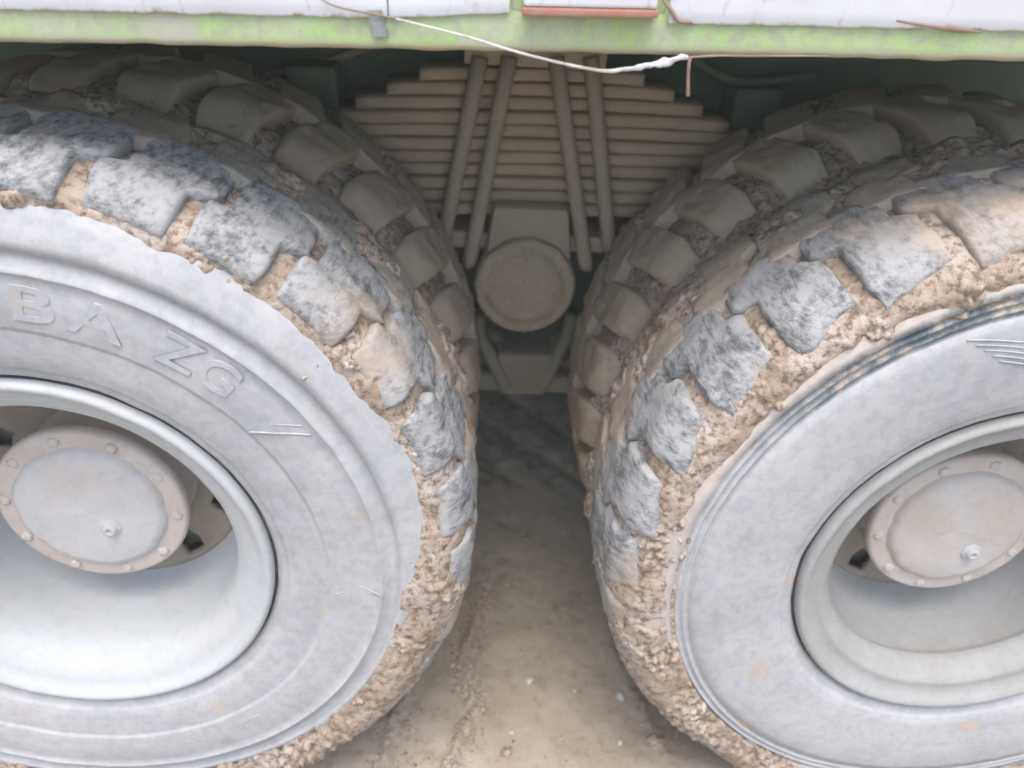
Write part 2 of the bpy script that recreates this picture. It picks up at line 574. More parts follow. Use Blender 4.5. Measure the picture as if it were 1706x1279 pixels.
_ny, _nr = -np.gradient(_cr2), np.gradient(_cy2)
_ln = np.hypot(_ny, _nr)
_ny, _nr = _ny / _ln, _nr / _ln

def surf(th, s, h, sx):
    """point at angle th (radians), arc length s, height h over the groove floor."""
    y = np.interp(s, _t, _cy2) + h * np.interp(s, _t, _ny)
    r = np.interp(s, _t, _cr2) + h * np.interp(s, _t, _nr)
    return np.stack([sx * r * np.cos(th), y, r * np.sin(th)], -1)

NL = 30
PITCH = 360 / NL
LUG_H = 0.0205

def gap(s, kind):
    """offset and half width (degrees) of the groove between two front-row lugs."""
    if kind == 'inner':
        return 4.2 * sm(0.07, 0.25, s), 1.55 + 0.6 * (1 - sm(0.05, 0.1, s)) - 0.1 * sm(0.2, 0.25, s)
    st = 0.116 if kind == 'left' else 0.151
    jog = 2.9 * sm(st - 0.004, st + 0.008, s)
    hw = 1.05 + 0.5 * (1 - sm(0.05, 0.075, s)) - 0.5 * sm(st - 0.006, st + 0.004, s)
    return jog, hw

def lug_mesh(sx, seed, rear=False, rows=32, kind='right'):
    ue = [0, 0.012, 0.035, 0.08]
    us = np.array(ue + list(np.linspace(0.16, 0.84, 11)) + [1 - e for e in ue[::-1]])
    uf = np.array([-1, 0.62, 0.9, 0.985] + [1] * 11 + [0.985, 0.9, 0.62, -1])
    s0, s1 = ((0.047 if kind == 'right' else 0.052), 0.226)
    ve = [0, 0.018, 0.05]
    vs = np.array(ve + list(np.linspace(0.10, 0.94, rows - 6)) + [1 - e for e in ve[::-1]])
    vf = np.array([-1, 0.62, 0.93] + [1] * (rows - 6) + [0.93, 0.62, -1])
    U, V = np.meshgrid(us, vs, indexing='ij')
    UF, VF = np.meshgrid(uf, vf, indexing='ij')
    if kind == 'right':
        sl = s0 + 0.024 * (1 - U) ** 1.2 - 0.004
    else:
        sl = s0 + 0.006 * (1 - U)
    s = sl + V * (s1 - sl)
    jog, hw = gap(s, kind)
    if rear and kind != 'inner':
        hw = hw + 0.7
    rr = np.random.RandomState(seed)
    ja = rr.uniform(-0.35, 0.35, 4)
    thl = jog + hw + ja[0] + 0.2 * perlin(np.stack([s.ravel() * 45, 0 * s.ravel() + seed, 0 * s.ravel()], -1)).reshape(s.shape)
    thr = PITCH + jog - hw + ja[1] + 0.2 * perlin(np.stack([s.ravel() * 45, 0 * s.ravel() + seed + 9, 0 * s.ravel()], -1)).reshape(s.shape)
    th = np.radians(thl + U * (thr - thl))
    fac = np.minimum(UF, VF)
    shape = 0.74 + 0.26 * sm(0.05, 0.10, s)
    h = (0.024 if kind == 'inner' else LUG_H) * shape * fac
    h = np.where(fac < 0, -0.004, h)
    q = np.stack([th.ravel() * 0.55, s.ravel(), 0 * s.ravel() + seed * 3.7], -1)
    n = (fbm(q * 26, 4) * 0.0032 + fbm(q * 110 + 3, 3) * 0.0012).reshape(s.shape)
    h = np.where(fac > 0.5, h + n, h)
    # chipped corners
    ch = np.clip(perlin(q * 20 + 40).reshape(s.shape) - 0.15, 0, 1) * (fac < 0.99) * (fac > 0)
    h = h - ch * 0.012
    if rear:
        s = STOT - s
    P = surf(th, s, h, sx)
    return grid_mesh("tread_lug", P, False, flip=((sx > 0) != rear))

MUD_S = [0, .012, .024, .036, .05, .075, .10, .145, .155, .19, .225, .25, .30, .345, .372, .392, .41, STOT]

def mud_mesh(sx, seed, shift, heavy, fine, ns, inner=False):
    """mud caked in the grooves and round the shoulder; heavy(th deg) 0..1 adds more of it."""
    a, b = fine
    th = np.concatenate([np.arange(a, b, 0.25 if not inner else 0.45), np.arange(b, a + 360, 1.1)])
    s = np.linspace(0.002, STOT - 0.002, ns)
    TH, S = np.meshgrid(np.radians(th), s, indexing='ij')
    shp = TH.shape
    TH, S = TH.ravel(), S.ravel()
    hv = heavy(np.degrees(TH))
    sh = shift * (1 - hv)
    MUD_H = [-.010, -.008, -.002, .006, .0095, .0085, .0085, .0085, .007, .009, .012, .0150, .0165, .0165, .015, .009, 0, -.006]
    h = np.interp(np.clip(S - sh, 0, STOT), MUD_S, MUD_H)
    q = surf(TH, S, 0 * S, 1) + seed * 7.1
    low = fbm(q * 9, 3)
    mid = fbm(q * 34 + 3, 4)
    w1 = worley(q * 62)
    w2 = worley(q * 150 + 9)
    clod = sm(-0.12, 0.42, fbm(q * 15 + 31, 3)) * 1.15 * (0.35 + 0.65 * (1 - sm(0.05, 0.2, S)))
    h = h + low * 0.0055 + mid * 0.0028 + clod * ((0.55 - w1) * (0.010 + 0.007 * (1 - sm(0.05, 0.09, S))) + (0.5 - w2) * 0.006)
    h = h + hv * (0.008 * (1 - sm(0.15, 0.25, S)) + 0.003)
    rear = sm(0.235, 0.26, S)
    h = h + rear * (0.006 * low + 0.0035 * mid + 0.004 * sm(0.0, 0.3, low) + 0.005 * (0.5 - w1))
    if inner:
        h = h - 0.0065 * sm(0.07, 0.11, S)
    P = surf(TH, S, h, sx).reshape(shp + (3,))
    return grid_mesh("mud", P, True, flip=(sx > 0))

def packing_mesh(sx, seed):
    """mud packed between the two tyres of a pair."""
    th = np.radians(np.arange(0, 360, 0.5))
    y = np.linspace(0.262, 0.378, 34)
    TH, YY = np.meshgrid(th, y, indexing='ij')
    c = np.stack([0.54 * np.cos(TH), YY, 0.54 * np.sin(TH)], -1).reshape(-1, 3) + seed
    r = 0.522 + 0.014 * fbm(c * 8, 3).reshape(TH.shape) + 0.006 * fbm(c * 36, 4).reshape(TH.shape) \
        + 0.007 * (0.5 - worley(c * 60)).reshape(TH.shape) + 0.35 * (YY - 0.32) ** 2 / 0.06
    P = np.stack([sx * r * np.cos(TH), YY, r * np.sin(TH)], -1)
    return grid_mesh("mud", P, True, flip=(sx > 0))

def tyre_profile(right):
    f = [(0.020, 0.286), (0.004, 0.2895), (-0.003, 0.294), (-0.0065, 0.300), (-0.0075, 0.3065), (-0.0105, 0.3085), (-0.0125, 0.312),
         (-0.0155, 0.335), (-0.0178, 0.360), (-0.0178, 0.3638), (-0.0196, 0.3652), (-0.0205, 0.369), (-0.0222, 0.395), (-0.0215, 0.420), (-0.0195, 0.4335),
         (-0.0218, 0.4355), (-0.0222, 0.4375), (-0.0190, 0.4400), (-0.0150, 0.448), (-0.0112, 0.4600), (-0.0178, 0.4618)]
    if right:
        f = f[:9] + [(-0.0196, 0.380), (-0.0212, 0.405), (-0.0200, 0.430), (-0.0180, 0.4440), (-0.0140, 0.4455), (-0.0142, 0.4500), (-0.0175, 0.4515),
                     (-0.0176, 0.4545), (-0.0135, 0.4560), (-0.0135, 0.4605), (-0.0170, 0.4620), (-0.0170, 0.4650), (-0.0118, 0.4670), (-0.0115, 0.4715), (-0.0180, 0.4735)]
    return f

def wheel(parent, cx, y0, sx, right, inner, seed, phase):
    w = empty("wheel", parent, (cx, y0, ZA))
    f = tyre_profile(right)
    crown = [(float(a), float(b)) for a, b in zip(_cy2[::12], _cr2[::12]) if b > f[-1][1] + 0.002]
    back = [(TW - y, r) for y, r in f[::-1] if r < crown[-1][1]]
    prof = f + crown + back
    ty = link("tyre", lathe("tyre", prof, 300, sx, 0.0012, seed), M['side_r' if right else 'side_l'], w)
    # where dust has come off the ribs (0 dusty, 1 bare, 0.5 = tan film on the outer band)
    co = np.empty(len(ty.data.vertices) * 3, np.float32)
    ty.data.vertices.foreach_get('co', co)
    co = co.reshape(-1, 3)
    rr, aa = np.hypot(co[:, 0], co[:, 2]), np.degrees(np.arctan2(co[:, 2], sx * co[:, 0])) % 360
    bare = np.zeros(len(co))
    tan = np.zeros(len(co))
    if right:
        nz = perlin(co * 22.0 + 3)
        bare = sm(0.4445, 0.4465, rr) * (1 - sm(0.4735, 0.476, rr)) * sm(55, 70, aa) * (1 - sm(132, 156, aa + 14 * nz)) * (co[:, 1] < 0.1)
        tan = sm(0.471, 0.476, rr) * (1 - sm(300, 330, aa)) * (0.75 + 0.4 * nz)
    at = ty.data.attributes.new('bare', 'FLOAT', 'POINT')
    at.data.foreach_set('value', bare.astype(np.float32))
    at = ty.data.attributes.new('clay', 'FLOAT', 'POINT')
    at.data.foreach_set('value', np.clip(tan, 0, 1).astype(np.float32))
    # tread blocks: six shapes per row, shared
    for rear in (False, True):
        shapes = [lug_mesh(sx, seed + k + 20 * rear, rear, 32, 'inner' if inner else ('right' if right else 'left')) for k in range(6)]
        for k in range(NL):
            o = link("tread_lug", shapes[(k * 5 + k // 6) % 6], M['lug_in' if inner else ('lug_rear' if rear else 'lug')], w)
            a = phase + k * PITCH + (5.0 if rear else 0.0)
            o.rotation_euler = (0, -sx * math.radians(a) if sx > 0 else math.radians(a), 0)
    if not inner:
        if right:
            heavy = lambda d: sm(172, 196, d % 360) * (1 - sm(300, 330, d % 360))
            md = mud_mesh(sx, seed, 0.0, heavy, (84, 284), 150)
        else:
            heavy = lambda d: sm(164, 186, d % 360) * (1 - sm(300, 330, d % 360))
            md = mud_mesh(sx, seed, 0.020, heavy, (84, 284), 150)
        pk = packing_mesh(sx, seed)
        tag(link("mud", pk, M['mud'], w), kind='stuff')
    else:
        md = mud_mesh(sx, seed, 0.0, lambda d: 0 * d + 0.1, (60, 230), 90, True)
    tag(link("mud", md, M['mud'], w), kind='stuff')
    rim_m = M['rim_r' if right else 'rim']
    if not inner:
        link("joint", lathe("joint", [(0.022, 0.291), (0.003, 0.2905), (0.002, 0.286), (0.022, 0.284)], 160, sx), M['gap'], w)
        rp = [(0.03, 0.284), (0.0, 0.2868), (-0.008, 0.2862), (-0.0125, 0.2835), (-0.0135, 0.280), (-0.0115, 0.2755), (-0.006, 0.2705),
              (-0.001, 0.2655), (0.002, 0.258), (0.0035, 0.251), (0.003, 0.247), (0.005, 0.243), (0.010, 0.238), (0.020, 0.2305), (0.033, 0.2245), (0.043, 0.2225),
              (0.047, 0.2235), (0.050, 0.2265), (0.060, 0.2290), (0.10, 0.2275), (0.14, 0.2235), (0.165, 0.214), (0.180, 0.200)]
        if not right:
            rp = rp[:9] + [(0.006, 0.2500), (0.012, 0.2425), (0.022, 0.2335), (0.034, 0.2275), (0.05, 0.2245), (0.08, 0.2225), (0.12, 0.2195), (0.15, 0.215), (0.168, 0.209), (0.180, 0.200)]
        link("rim", lathe("rim", rp, 220, sx, 0.0006, seed), rim_m, w)
        # disc with hand holes: ring sectors between holes, plus an inner ring
        n_h = 10
        off = 8.0 if right else 16.0
        v = []
        nth, rad = 360, [(0.180, 0.2005), (0.186, 0.190), (0.190, 0.178), (0.192, 0.165), (0.193, 0.152), (0.193, 0.140), (0.192, 0.115)]
        P = np.zeros((nth, len(rad), 3))
        for i in range(nth):
            t = math.radians(i)
            for j, (yy, r) in enumerate(rad):
                P[i, j] = (sx * r * math.cos(t), yy, r * math.sin(t))
        me = grid_mesh("wheel_disc", P, True, flip=(sx > 0))
        import bmesh
        bm = bmesh.new()
        bm.from_mesh(me)
        bm.faces.ensure_lookup_table()
        kill = []
        for i, fc in enumerate(bm.faces):
            t, j = (i // (len(rad) - 1)), i % (len(rad) - 1)
            d = ((t + off + 18) % 36) - 18
            if 1 <= j <= 3 and abs(d) < (6.5 if j == 2 else 5.5):
                kill.append(fc)
        bmesh.ops.delete(bm, geom=kill, context='FACES')
        ext = bmesh.ops.extrude_face_region(bm, geom=list(bm.faces))
        for e in ext['geom']:
            if isinstance(e, bmesh.types.BMVert):
                e.co.y += 0.012
        bmesh.ops.recalc_face_normals(bm, faces=bm.faces)
        bm.to_mesh(me)
        bm.free()
        link("wheel_disc", me, M['disc'], w)
        # planetary hub
        link("hub", lathe("hub", [(0.20, 0.128), (0.19, 0.124), (0.135, 0.121), (0.130, 0.124), (0.127, 0.133), (0.122, 0.1365), (0.110, 0.1370), (0.1055, 0.1345), (0.1040, 0.131), (0.1040, 0.104)], 120, sx, 0.0008, seed + 3), M['hub'], w)
        # cover: raised face with a scalloped edge
        nth = 180
        rr = [(0.1045, 0.110), (0.0985, 0.1065), (0.0945, 0.102), (0.0925, 0.094), (0.0918, 0.06), (0.0912, 0.03), (0.0910, 0.0005)]
        P = np.zeros((nth, len(rr), 3))
        for i in range(nth):
            t = 2 * math.pi * i / nth
            sc = 1 - 0.022 * max(0, math.cos(10 * t + 0.6)) ** 2 - 0.012 * math.sin(3 * t + seed)
            for j, (yy, r) in enumerate(rr):
                q = r * (sc if j < 4 else 1)
                P[i, j] = (sx * q * math.cos(t), yy + (0.0012 * math.sin(3 * t + seed) if 2 < j < 6 else 0), q * math.sin(t))
        link("hub_cover", grid_mesh("hub_cover", P, True, flip=(sx > 0)), M['hubface_r' if right else 'hubface'], w)
        # bolts round the flange, sunk in mud
        bmh = lathe("hub_bolt", [(0.004, 0.0095), (-0.003, 0.0092), (-0.0055, 0.0078), (-0.0062, 0.004), (-0.0058, 0.0001)], 6, 1)
        for k in range(10):
            t = math.radians(k * 36 + (10 if right else 6.5) + rnd.uniform(-2, 2))
            o = link("hub_bolt", bmh, M['hub'], w, smooth=False)
            o.location = (sx * 0.1215 * math.cos(t), 0.1062 + rnd.uniform(-0.001, 0.002), 0.1215 * math.sin(t))
            o.rotation_euler = (0, rnd.uniform(0, 1), 0)
        # filler plug
        px, pz = (0.031, -0.041) if right else (0.027, -0.027)
        pl = lathe("filler_plug", [(0.002, 0.0155), (-0.002, 0.0150), (-0.003, 0.0135), (-0.0025, 0.0105), (-0.006, 0.0098), (-0.0095, 0.0085), (-0.0095, 0.0042), (-0.006, 0.0040), (-0.006, 0.0001)], 24, 1)
        o = link("filler_plug", pl, M['hubface'], w)
        o.location = (px, 0.0915, pz)
        # hub drum and brake behind the disc
        link("brake_drum", lathe("brake_drum", [(0.30, 0.20), (0.225, 0.20), (0.222, 0.196), (0.218, 0.10)], 64, sx), M['deep'], w)
    return w

# ------------------------------------------------------------------ raised lettering
def arc_text(txt, th_c, r_c, size, parent, y, mat, depth=0.0022, spacing=1.0, wide=1.0):
    cu = bpy.data.curves.new("lettering", 'FONT')
    cu.body = txt
    cu.size = size
    cu.extrude = depth
    cu.offset = 0.0009
    cu.space_character = spacing
    cu.align_x = 'CENTER'
    cu.align_y = 'CENTER'
    cu.resolution_u = 4
    tmp = bpy.data.objects.new("lettering_source", cu)
    COL.objects.link(tmp)
    bpy.context.view_layer.update()
    me = bpy.data.meshes.new_from_object(tmp.evaluated_get(bpy.context.evaluated_depsgraph_get()))
    bpy.data.objects.remove(tmp)
    me.materials.clear()
    for v in me.vertices:
        r = r_c + v.co.y
        t = math.radians(th_c) - wide * v.co.x / r_c
        v.co = Vector((r * math.cos(t), y - v.co.z, r * math.sin(t)))
    me.update()
    return link("lettering", me, mat, parent, smooth=False)

def arc_bar(name, pts, parent, y, mat, r=0.0016):
    y += 0.0003
    """thin moulded line on a sidewall through (angle deg, radius) points."""
    q = []
    for (a0, r0), (a1, r1) in zip(pts[:-1], pts[1:]):
        for k in range(8):
            t = k / 8
            a, rr = math.radians(a0 + (a1 - a0) * t), r0 + (r1 - r0) * t
            q.append((rr * math.cos(a), y, rr * math.sin(a)))
    a, rr = math.radians(pts[-1][0]), pts[-1][1]
    q.append((rr * math.cos(a), y, rr * math.sin(a)))
    return tube(name, q, r, 6, 0.8, mat, parent)

wl = wheel(truck, -WX, 0.0, -1, False, False, 11, 139.8)
wr = wheel(truck, WX, 0.0, 1, True, False, 23, 138.2)
wl2 = wheel(truck, -WX, 0.345, -1, False, True, 37, 140.6)
wr2 = wheel(truck, WX, 0.345, 1, False, True, 51, 138.9)

arc_text("EBA", 79.0, 0.400, 0.060, wl, -0.0222, M['side_l'], 0.0011, 1.28, 1.5)
arc_text("ZG", 53.6, 0.403, 0.060, wl, -0.0224, M['side_l'], 0.0008, 1.05, 1.15)
arc_bar("moulded_line", [(39.5, 0.368), (36.5, 0.392), (33.0, 0.427)], wl, -0.0222, M['side_l'])
arc_bar("moulded_line", [(38.2, 0.398), (35.2, 0.425)], wl, -0.0215, M['side_l'])
arc_bar("moulded_line", [(-6.1, 0.373), (-3.0, 0.406), (-5.7, 0.441)], wl, -0.0215, M['side_l'])
arc_bar("moulded_line", [(-5.2, 0.379), (-4.4, 0.406), (-4.9, 0.432)], wl, -0.0218, M['side_l'], 0.001)
arc_bar("moulded_line", [(-68, 0.385), (-60, 0.388), (-52, 0.386)], wl, -0.0212, M['side_l'], 0.0012)
for k in range(5):
    arc_bar("moulded_line", [(116 - k * 1.2, 0.436 - k * 0.011), (108 - k * 1.2, 0.412 - k * 0.011), (100, 0.402 - k * 0.012)], wr, -0.0208, M['side_r'], 0.0012)

# ------------------------------------------------------------------ suspension
TILT = -math.radians(1.5)                # the chassis leans a little against the axles
spring = empty("leaf_spring", truck, (0, 0, 0), (0, 0, 0))
half = [0.198, 0.256, 0.313, 0.365, 0.415, 0.46, 0.50, 0.53, 0.55, 0.55, 0.52]
zc = [1.077, 1.0515, 1.0265, 1.0015, 0.978, 0.954, 0.930, 0.906, 0.881, 0.856, 0.831]
for i, (hl, z) in enumerate(zip(half, zc)):
    xs = np.linspace(-hl, hl, 25)
    t = 0.0205
    P = []
    for x in xs:
        zz = z + 0.026 * x - 0.035 * x * x - 0.003 * (abs(x) / hl) ** 4
        wv = 0.002 * math.sin(x * 31 + i * 2.1) + 0.003 * ((i * 37) % 5 - 2) / 2
        e = 0.0032
        y0, y1 = 0.662 + wv, 0.752
        P.append([(x - 0.014, y0 + e, zz - t / 2), (x - 0.014, y0, zz - t / 2 + e), (x - 0.014, y0 + 0.0008, zz + t / 2 - e), (x - 0.014, y0 + e + 0.001, zz + t / 2),
                  (x - 0.014, y1, zz + t / 2), (x - 0.014, y1, zz - t / 2), (x - 0.014, y0 + e, zz - t / 2)])
    P = np.array(P)
    me = grid_mesh("spring_leaf", P, False, flip=False)
    import bmesh
    bm = bmesh.new()
    bm.from_mesh(me)
    bmesh.ops.remove_doubles(bm, verts=bm.verts, dist=1e-5)
    bmesh.ops.holes_fill(bm, edges=bm.edges)
    bmesh.ops.recalc_face_normals(bm, faces=bm.faces)
    bm.to_mesh(me)
    bm.free()
    link("spring_leaf", me, M['steel'], spring, smooth=False)
# clamp plate on top of the pack
box("clamp_plate", -0.135, 0.112, 0.648, 0.765, 1.092, 1.125, 0.004, M['steel'], spring)
# four spring bolts, splayed downwards
for (xa, za, xb, zb) in ((-0.107, 1.105, -0.168, 0.760), (-0.057, 1.108, -0.114, 0.735), (0.022, 1.112, 0.112, 0.738), (0.083, 1.115, 0.155, 0.772)):
    bolt = tube("spring_bolt", [(xa, 0.645, za), ((xa + xb) / 2, 0.643, (za + zb) / 2), (xb, 0.640, zb), (xb, 0.641, zb - 0.004)], [0.0142, 0.0142, 0.0145, 0.010], 14, 1.0, M['steel2'], spring, sub=2)
trun = empty("trunnion", truck)
# saddle over the trunnion
box("saddle", -0.088, 0.083, 0.618, 0.74, 0.735, 0.850, 0.014, M['steel2'], trun, taper=0.17)
box("saddle_flange", -0.155, 0.150, 0.652, 0.745, 0.752, 0.785, 0.006, M['steel'], trun)
link_y = [(0.80, 0.082), (0.66, 0.084), (0.655, 0.0965), (0.648, 0.0985), (0.612, 0.0985), (0.603, 0.0965), (0.600, 0.092), (0.6005, 0.079), (0.597, 0.073), (0.5935, 0.069), (0.590, 0.060), (0.588, 0.035), (0.5875, 0.0005)]
o = link("trunnion_cap", lathe("trunnion_cap", [(0.80, 0.082)] + list(zip(np.interp(np.linspace(0, 11, 60), range(12), [q[0] for q in link_y[1:]]), np.interp(np.linspace(0, 11, 60), range(12), [q[1] for q in link_y[1:]]))), 200, 1, 0.0055, 5, freq=30), M['steel2'], trun)
o.location = (-0.006, 0, 0.695)
me = mesh("mud_drip", [(-0.010, 0.606, 0.605), (0.010, 0.606, 0.605), (0.012, 0.640, 0.605), (-0.012, 0.640, 0.605), (0.001, 0.612, 0.5905), (0.002, 0.632, 0.591)],
          [(0, 1, 4), (1, 2, 5, 4), (2, 3, 5), (3, 0, 4, 5)])
link("mud_drip", me, M['steel2'], trun, smooth=False)
# bracket below it
br = empty("torque_rod_bracket", truck)
tube("arm", [(-0.092, 0.73, 0.575), (-0.086, 0.728, 0.520), (-0.045, 0.722, 0.440), (-0.026, 0.722, 0.40)], [0.016, 0.015, 0.017, 0.02], 8, 1.3, M['deep'], br, sub=3)
tube("arm", [(0.110, 0.73, 0.580), (0.102, 0.728, 0.527), (0.072, 0.722, 0.445), (0.054, 0.722, 0.40)], [0.016, 0.015, 0.017, 0.02], 8, 1.3, M['deep'], br, sub=3)
box("block", -0.040, 0.066, 0.708, 0.80, 0.380, 0.486, 0.012, M['deep'], br, taper=-0.18)
box("cross_bar", -0.092, 0.128, 0.722, 0.79, 0.378, 0.424, 0.012, M['deep'], br)
for sx in (-1, 1):
    rod = tube("torque_rod", [(0.02 + sx * 0.10, 0.80, 0.455), (sx * 0.3, 0.84, 0.45), (sx * 0.56, 0.86, 0.47)], 0.026, 16, 1.0, M['deep'], truck)
    ce = link("bush", lathe("bush", [(0.80, 0.018), (0.765, 0.02), (0.760, 0.034), (0.764, 0.044), (0.80, 0.046), (0.83, 0.044)], 32, 1), M['deep'], rod)
    ce.location = (0.02 + sx * 0.088, 0, 0.462)

# ------------------------------------------------------------------ chassis
ch = empty("chassis", truck, (0.028, 0, 0.0007), (0, TILT, 0))
for yy in (0.80, 1.60):
    box("frame_rail", -2.6, 2.4, yy, yy + 0.075, 0.80, 1.10, 0.006, M['dark'], ch)
    box("rail_flange", -2.6, 2.4, yy - 0.012, yy - 0.002, 1.03, 1.10, 0.002, M['dark'], ch)
box("trunnion_plate", -0.36, 0.37, 0.786, 0.798, 0.37, 1.00, 0.004, M['dark'], ch, taper=0.25)
box("trunnion_plate", -0.36, 0.37, 1.68, 1.692, 0.37, 1.00, 0.004, M['dark'], ch, taper=0.25)
box("cross_member", -0.16, 0.17, 0.876, 1.60, 0.44, 0.62, 0.01, M['deep'], ch)
box("cross_member", -1.3, -1.18, 0.876, 1.60, 0.84, 1.05, 0.008, M['deep'], ch)
box("cross_member", 1.18, 1.3, 0.876, 1.60, 0.84, 1.05, 0.008, M['deep'], ch)
box("spring_stop", -0.455, -0.365, 0.70, 0.797, 0.965, 1.075, 0.008, M['dark'], ch)
box("spring_stop", 0.365, 0.455, 0.70, 0.797, 0.965, 1.055, 0.008, M['dark'], ch)
tube("brake_hose", [(0.20, 0.74, 1.12), (0.26, 0.73, 1.11), (0.33, 0.73, 1.075), (0.40, 0.735, 1.06), (0.52, 0.74, 1.075)], 0.009, 10, 1, M['dark'], ch, sub=5)
tube("air_pipe", [(-0.80, 0.775, 1.02), (-0.5, 0.775, 1.045), (-0.3, 0.775, 1.10), (-0.2, 0.775, 1.12)], 0.008, 8, 1, M['deep'], ch, sub=4)
for sx in (-1, 1):
    ax = link("axle", lathe("axle", [(0.60, 0.05), (0.62, 0.085), (0.9, 0.085), (1.02, 0.13), (1.12, 0.19), (1.24, 0.205), (1.36, 0.19), (1.46, 0.13), (1.58, 0.085), (1.86, 0.085), (1.88, 0.05)], 48, 1), M['deep'], truck)
    ax.location = (sx * WX, 0, ZA)
tube("prop_shaft", [(-0.42, 1.24, 0.60), (0.42, 1.24, 0.60)], 0.045, 20, 1, M['deep'], truck)

# far-side wheels, seen only between the near ones
def far_wheel(cx, y0):
    w = empty("wheel", truck, (cx, y0, ZA))
    f = tyre_profile(False)
    crown = [(float(a), float(b)) for a, b in zip(_cy2[::12], _cr2[::12]) if b > f[-1][1] + 0.002]
    prof = f + crown + [(TW - y, r) for y, r in f[::-1] if r < crown[-1][1]]
    link("tyre", lathe("tyre", prof, 120, 1, 0.001, 3), M['side_l'], w)
    shp = [lug_mesh(1, 70 + k, False, 14) for k in range(2)]
    for k in range(NL):
        o = link("tread_lug", shp[k % 2], M['lug'], w)
        o.rotation_euler = (0, -math.radians(k * PITCH + 4), 0)
    link("rim", lathe("rim", [(0.02, 0.287), (0.0, 0.284), (0.02, 0.24), (0.1, 0.225), (0.14, 0.2), (0.15, 0.08), (0.15, 0.001)], 64, 1), M['rim'], w)
for cx in (-WX, WX):
    for y0 in (1.845, 2.19):
        far_wheel(cx, y0)

# ------------------------------------------------------------------ body
body = empty("body", truck, (0.041, 0, 0.0013), (0, TILT - math.radians(0.35), 0))
ZB = 1.2245                               # lower edge of the green rail at x = 0
box("floor", -2.6, 2.4, 0.03, 2.44, ZB + 0.035, ZB + 0.085, 0.004, M['dark'], body)
# green bottom rail: a folded lip with a slightly dented face
def rail(y_face, sgn):
    xs = np.linspace(-2.6, 2.4, 420)
    sec = [(0.028, 0.0), (0.004, -0.0015), (0.0008, 0.0008), (0.0, 0.004), (0.0005, 0.018), (0.0, 0.031), (0.002, 0.034), (0.006, 0.058), (0.028, 0.058)]
    P = np.zeros((len(xs), len(sec), 3))
    d = fbm(np.stack([xs * 9, 0 * xs, 0 * xs], -1), 3) * 0.0014
    d2 = fbm(np.stack([xs * 22, 0 * xs + 4, 0 * xs], -1), 4) * 0.0012
    for j, (yy, zz) in enumerate(sec):
        P[:, j, 0] = xs
        P[:, j, 1] = y_face + sgn * (yy + (d if 1 < j < 6 else 0))
        P[:, j, 2] = ZB + zz + (d2 if j < 4 else 0)
    return grid_mesh("bottom_rail", P, False, flip=(sgn < 0))
link("bottom_rail", rail(0.0, 1), M['green'], body)
link("bottom_rail", rail(2.47, -1), M['green'], body)
def panel(x0, x1, zlo0, zlo1, seed):
    """white side sheet with a ragged lower edge, standing proud of the rail."""
    xs = np.linspace(x0, x1, max(20, int((x1 - x0) / 0.006)))
    lo = np.interp(xs, [x0, x1], [zlo0, zlo1]) + fbm(np.stack([xs * 28, 0 * xs + seed, 0 * xs], -1), 4) * 0.0012
    rows = [(0.004, 0.0), (-0.0032, -0.0002), (-0.004, 0.0012), (-0.0042, 0.012), (-0.004, 0.10), (-0.004, 0.55), (-0.003, 1.05), (0.02, 1.06)]
    P = np.zeros((len(xs), len(rows), 3))
    for j, (yy, zz) in enumerate(rows):
        P[:, j, 0] = xs
        P[:, j, 1] = yy + fbm(np.stack([xs * 3, 0 * xs + zz, 0 * xs + seed], -1), 2) * 0.0006
        P[:, j, 2] = (lo + zz) if j < 4 else ZB + 0.034 + zz
    return link("side_panel", grid_mesh("side_panel", P, False), M['white'], body)
panel(-2.6, -0.1985, ZB + 0.0285, ZB + 0.0270, 1)
panel(-0.197, -0.085, ZB + 0.0268, ZB + 0.0335, 5)
panel(0.066, 2.4, ZB + 0.0275, ZB + 0.0245, 9)
# plain wall between the sheets and the rest of the box
box("body_wall", -2.58, 2.38, 0.012, 2.45, ZB + 0.09, ZB + 1.09, 0.01, M['green'], body)
box("pillar", -0.0835, 0.0645, 0.0015, 0.03, ZB + 0.0335, ZB + 0.40, 0.003, M['green'], body)
# hinge box with a red lower edge
hb = box("hinge_plate", -0.072, 0.052, -0.016, 0.0, ZB + 0.0405, ZB + 0.16, 0.003, M['white'], body)
box("red_edge", -0.0735, 0.0535, -0.018, -0.001, ZB + 0.0330, ZB + 0.0400, 0.002, M['orange'], body)
tube("rusty_bracket", [(0.058, -0.004, ZB + 0.048), (0.066, -0.007, ZB + 0.040), (0.075, -0.006, ZB + 0.030), (0.088, -0.005, ZB + 0.0285)], [0.0012, 0.0018, 0.0022, 0.0012], 8, 0.7, M['rust'], body, sub=4)
tube("rust_scar", [(0.285, -0.0045, ZB + 0.034), (0.315, -0.0048, ZB + 0.0300), (0.345, -0.0048, ZB + 0.0275), (0.372, -0.0045, ZB + 0.0255)], [0.0008, 0.0013, 0.0024, 0.0008], 8, 0.35, M['rust'], body, sub=4)
box("tape_patch", -0.216, -0.201, -0.0052, 0.02, ZB + 0.009, ZB + 0.034, 0.001, M['tape'], body, shear=-0.004, rough=0.0012)

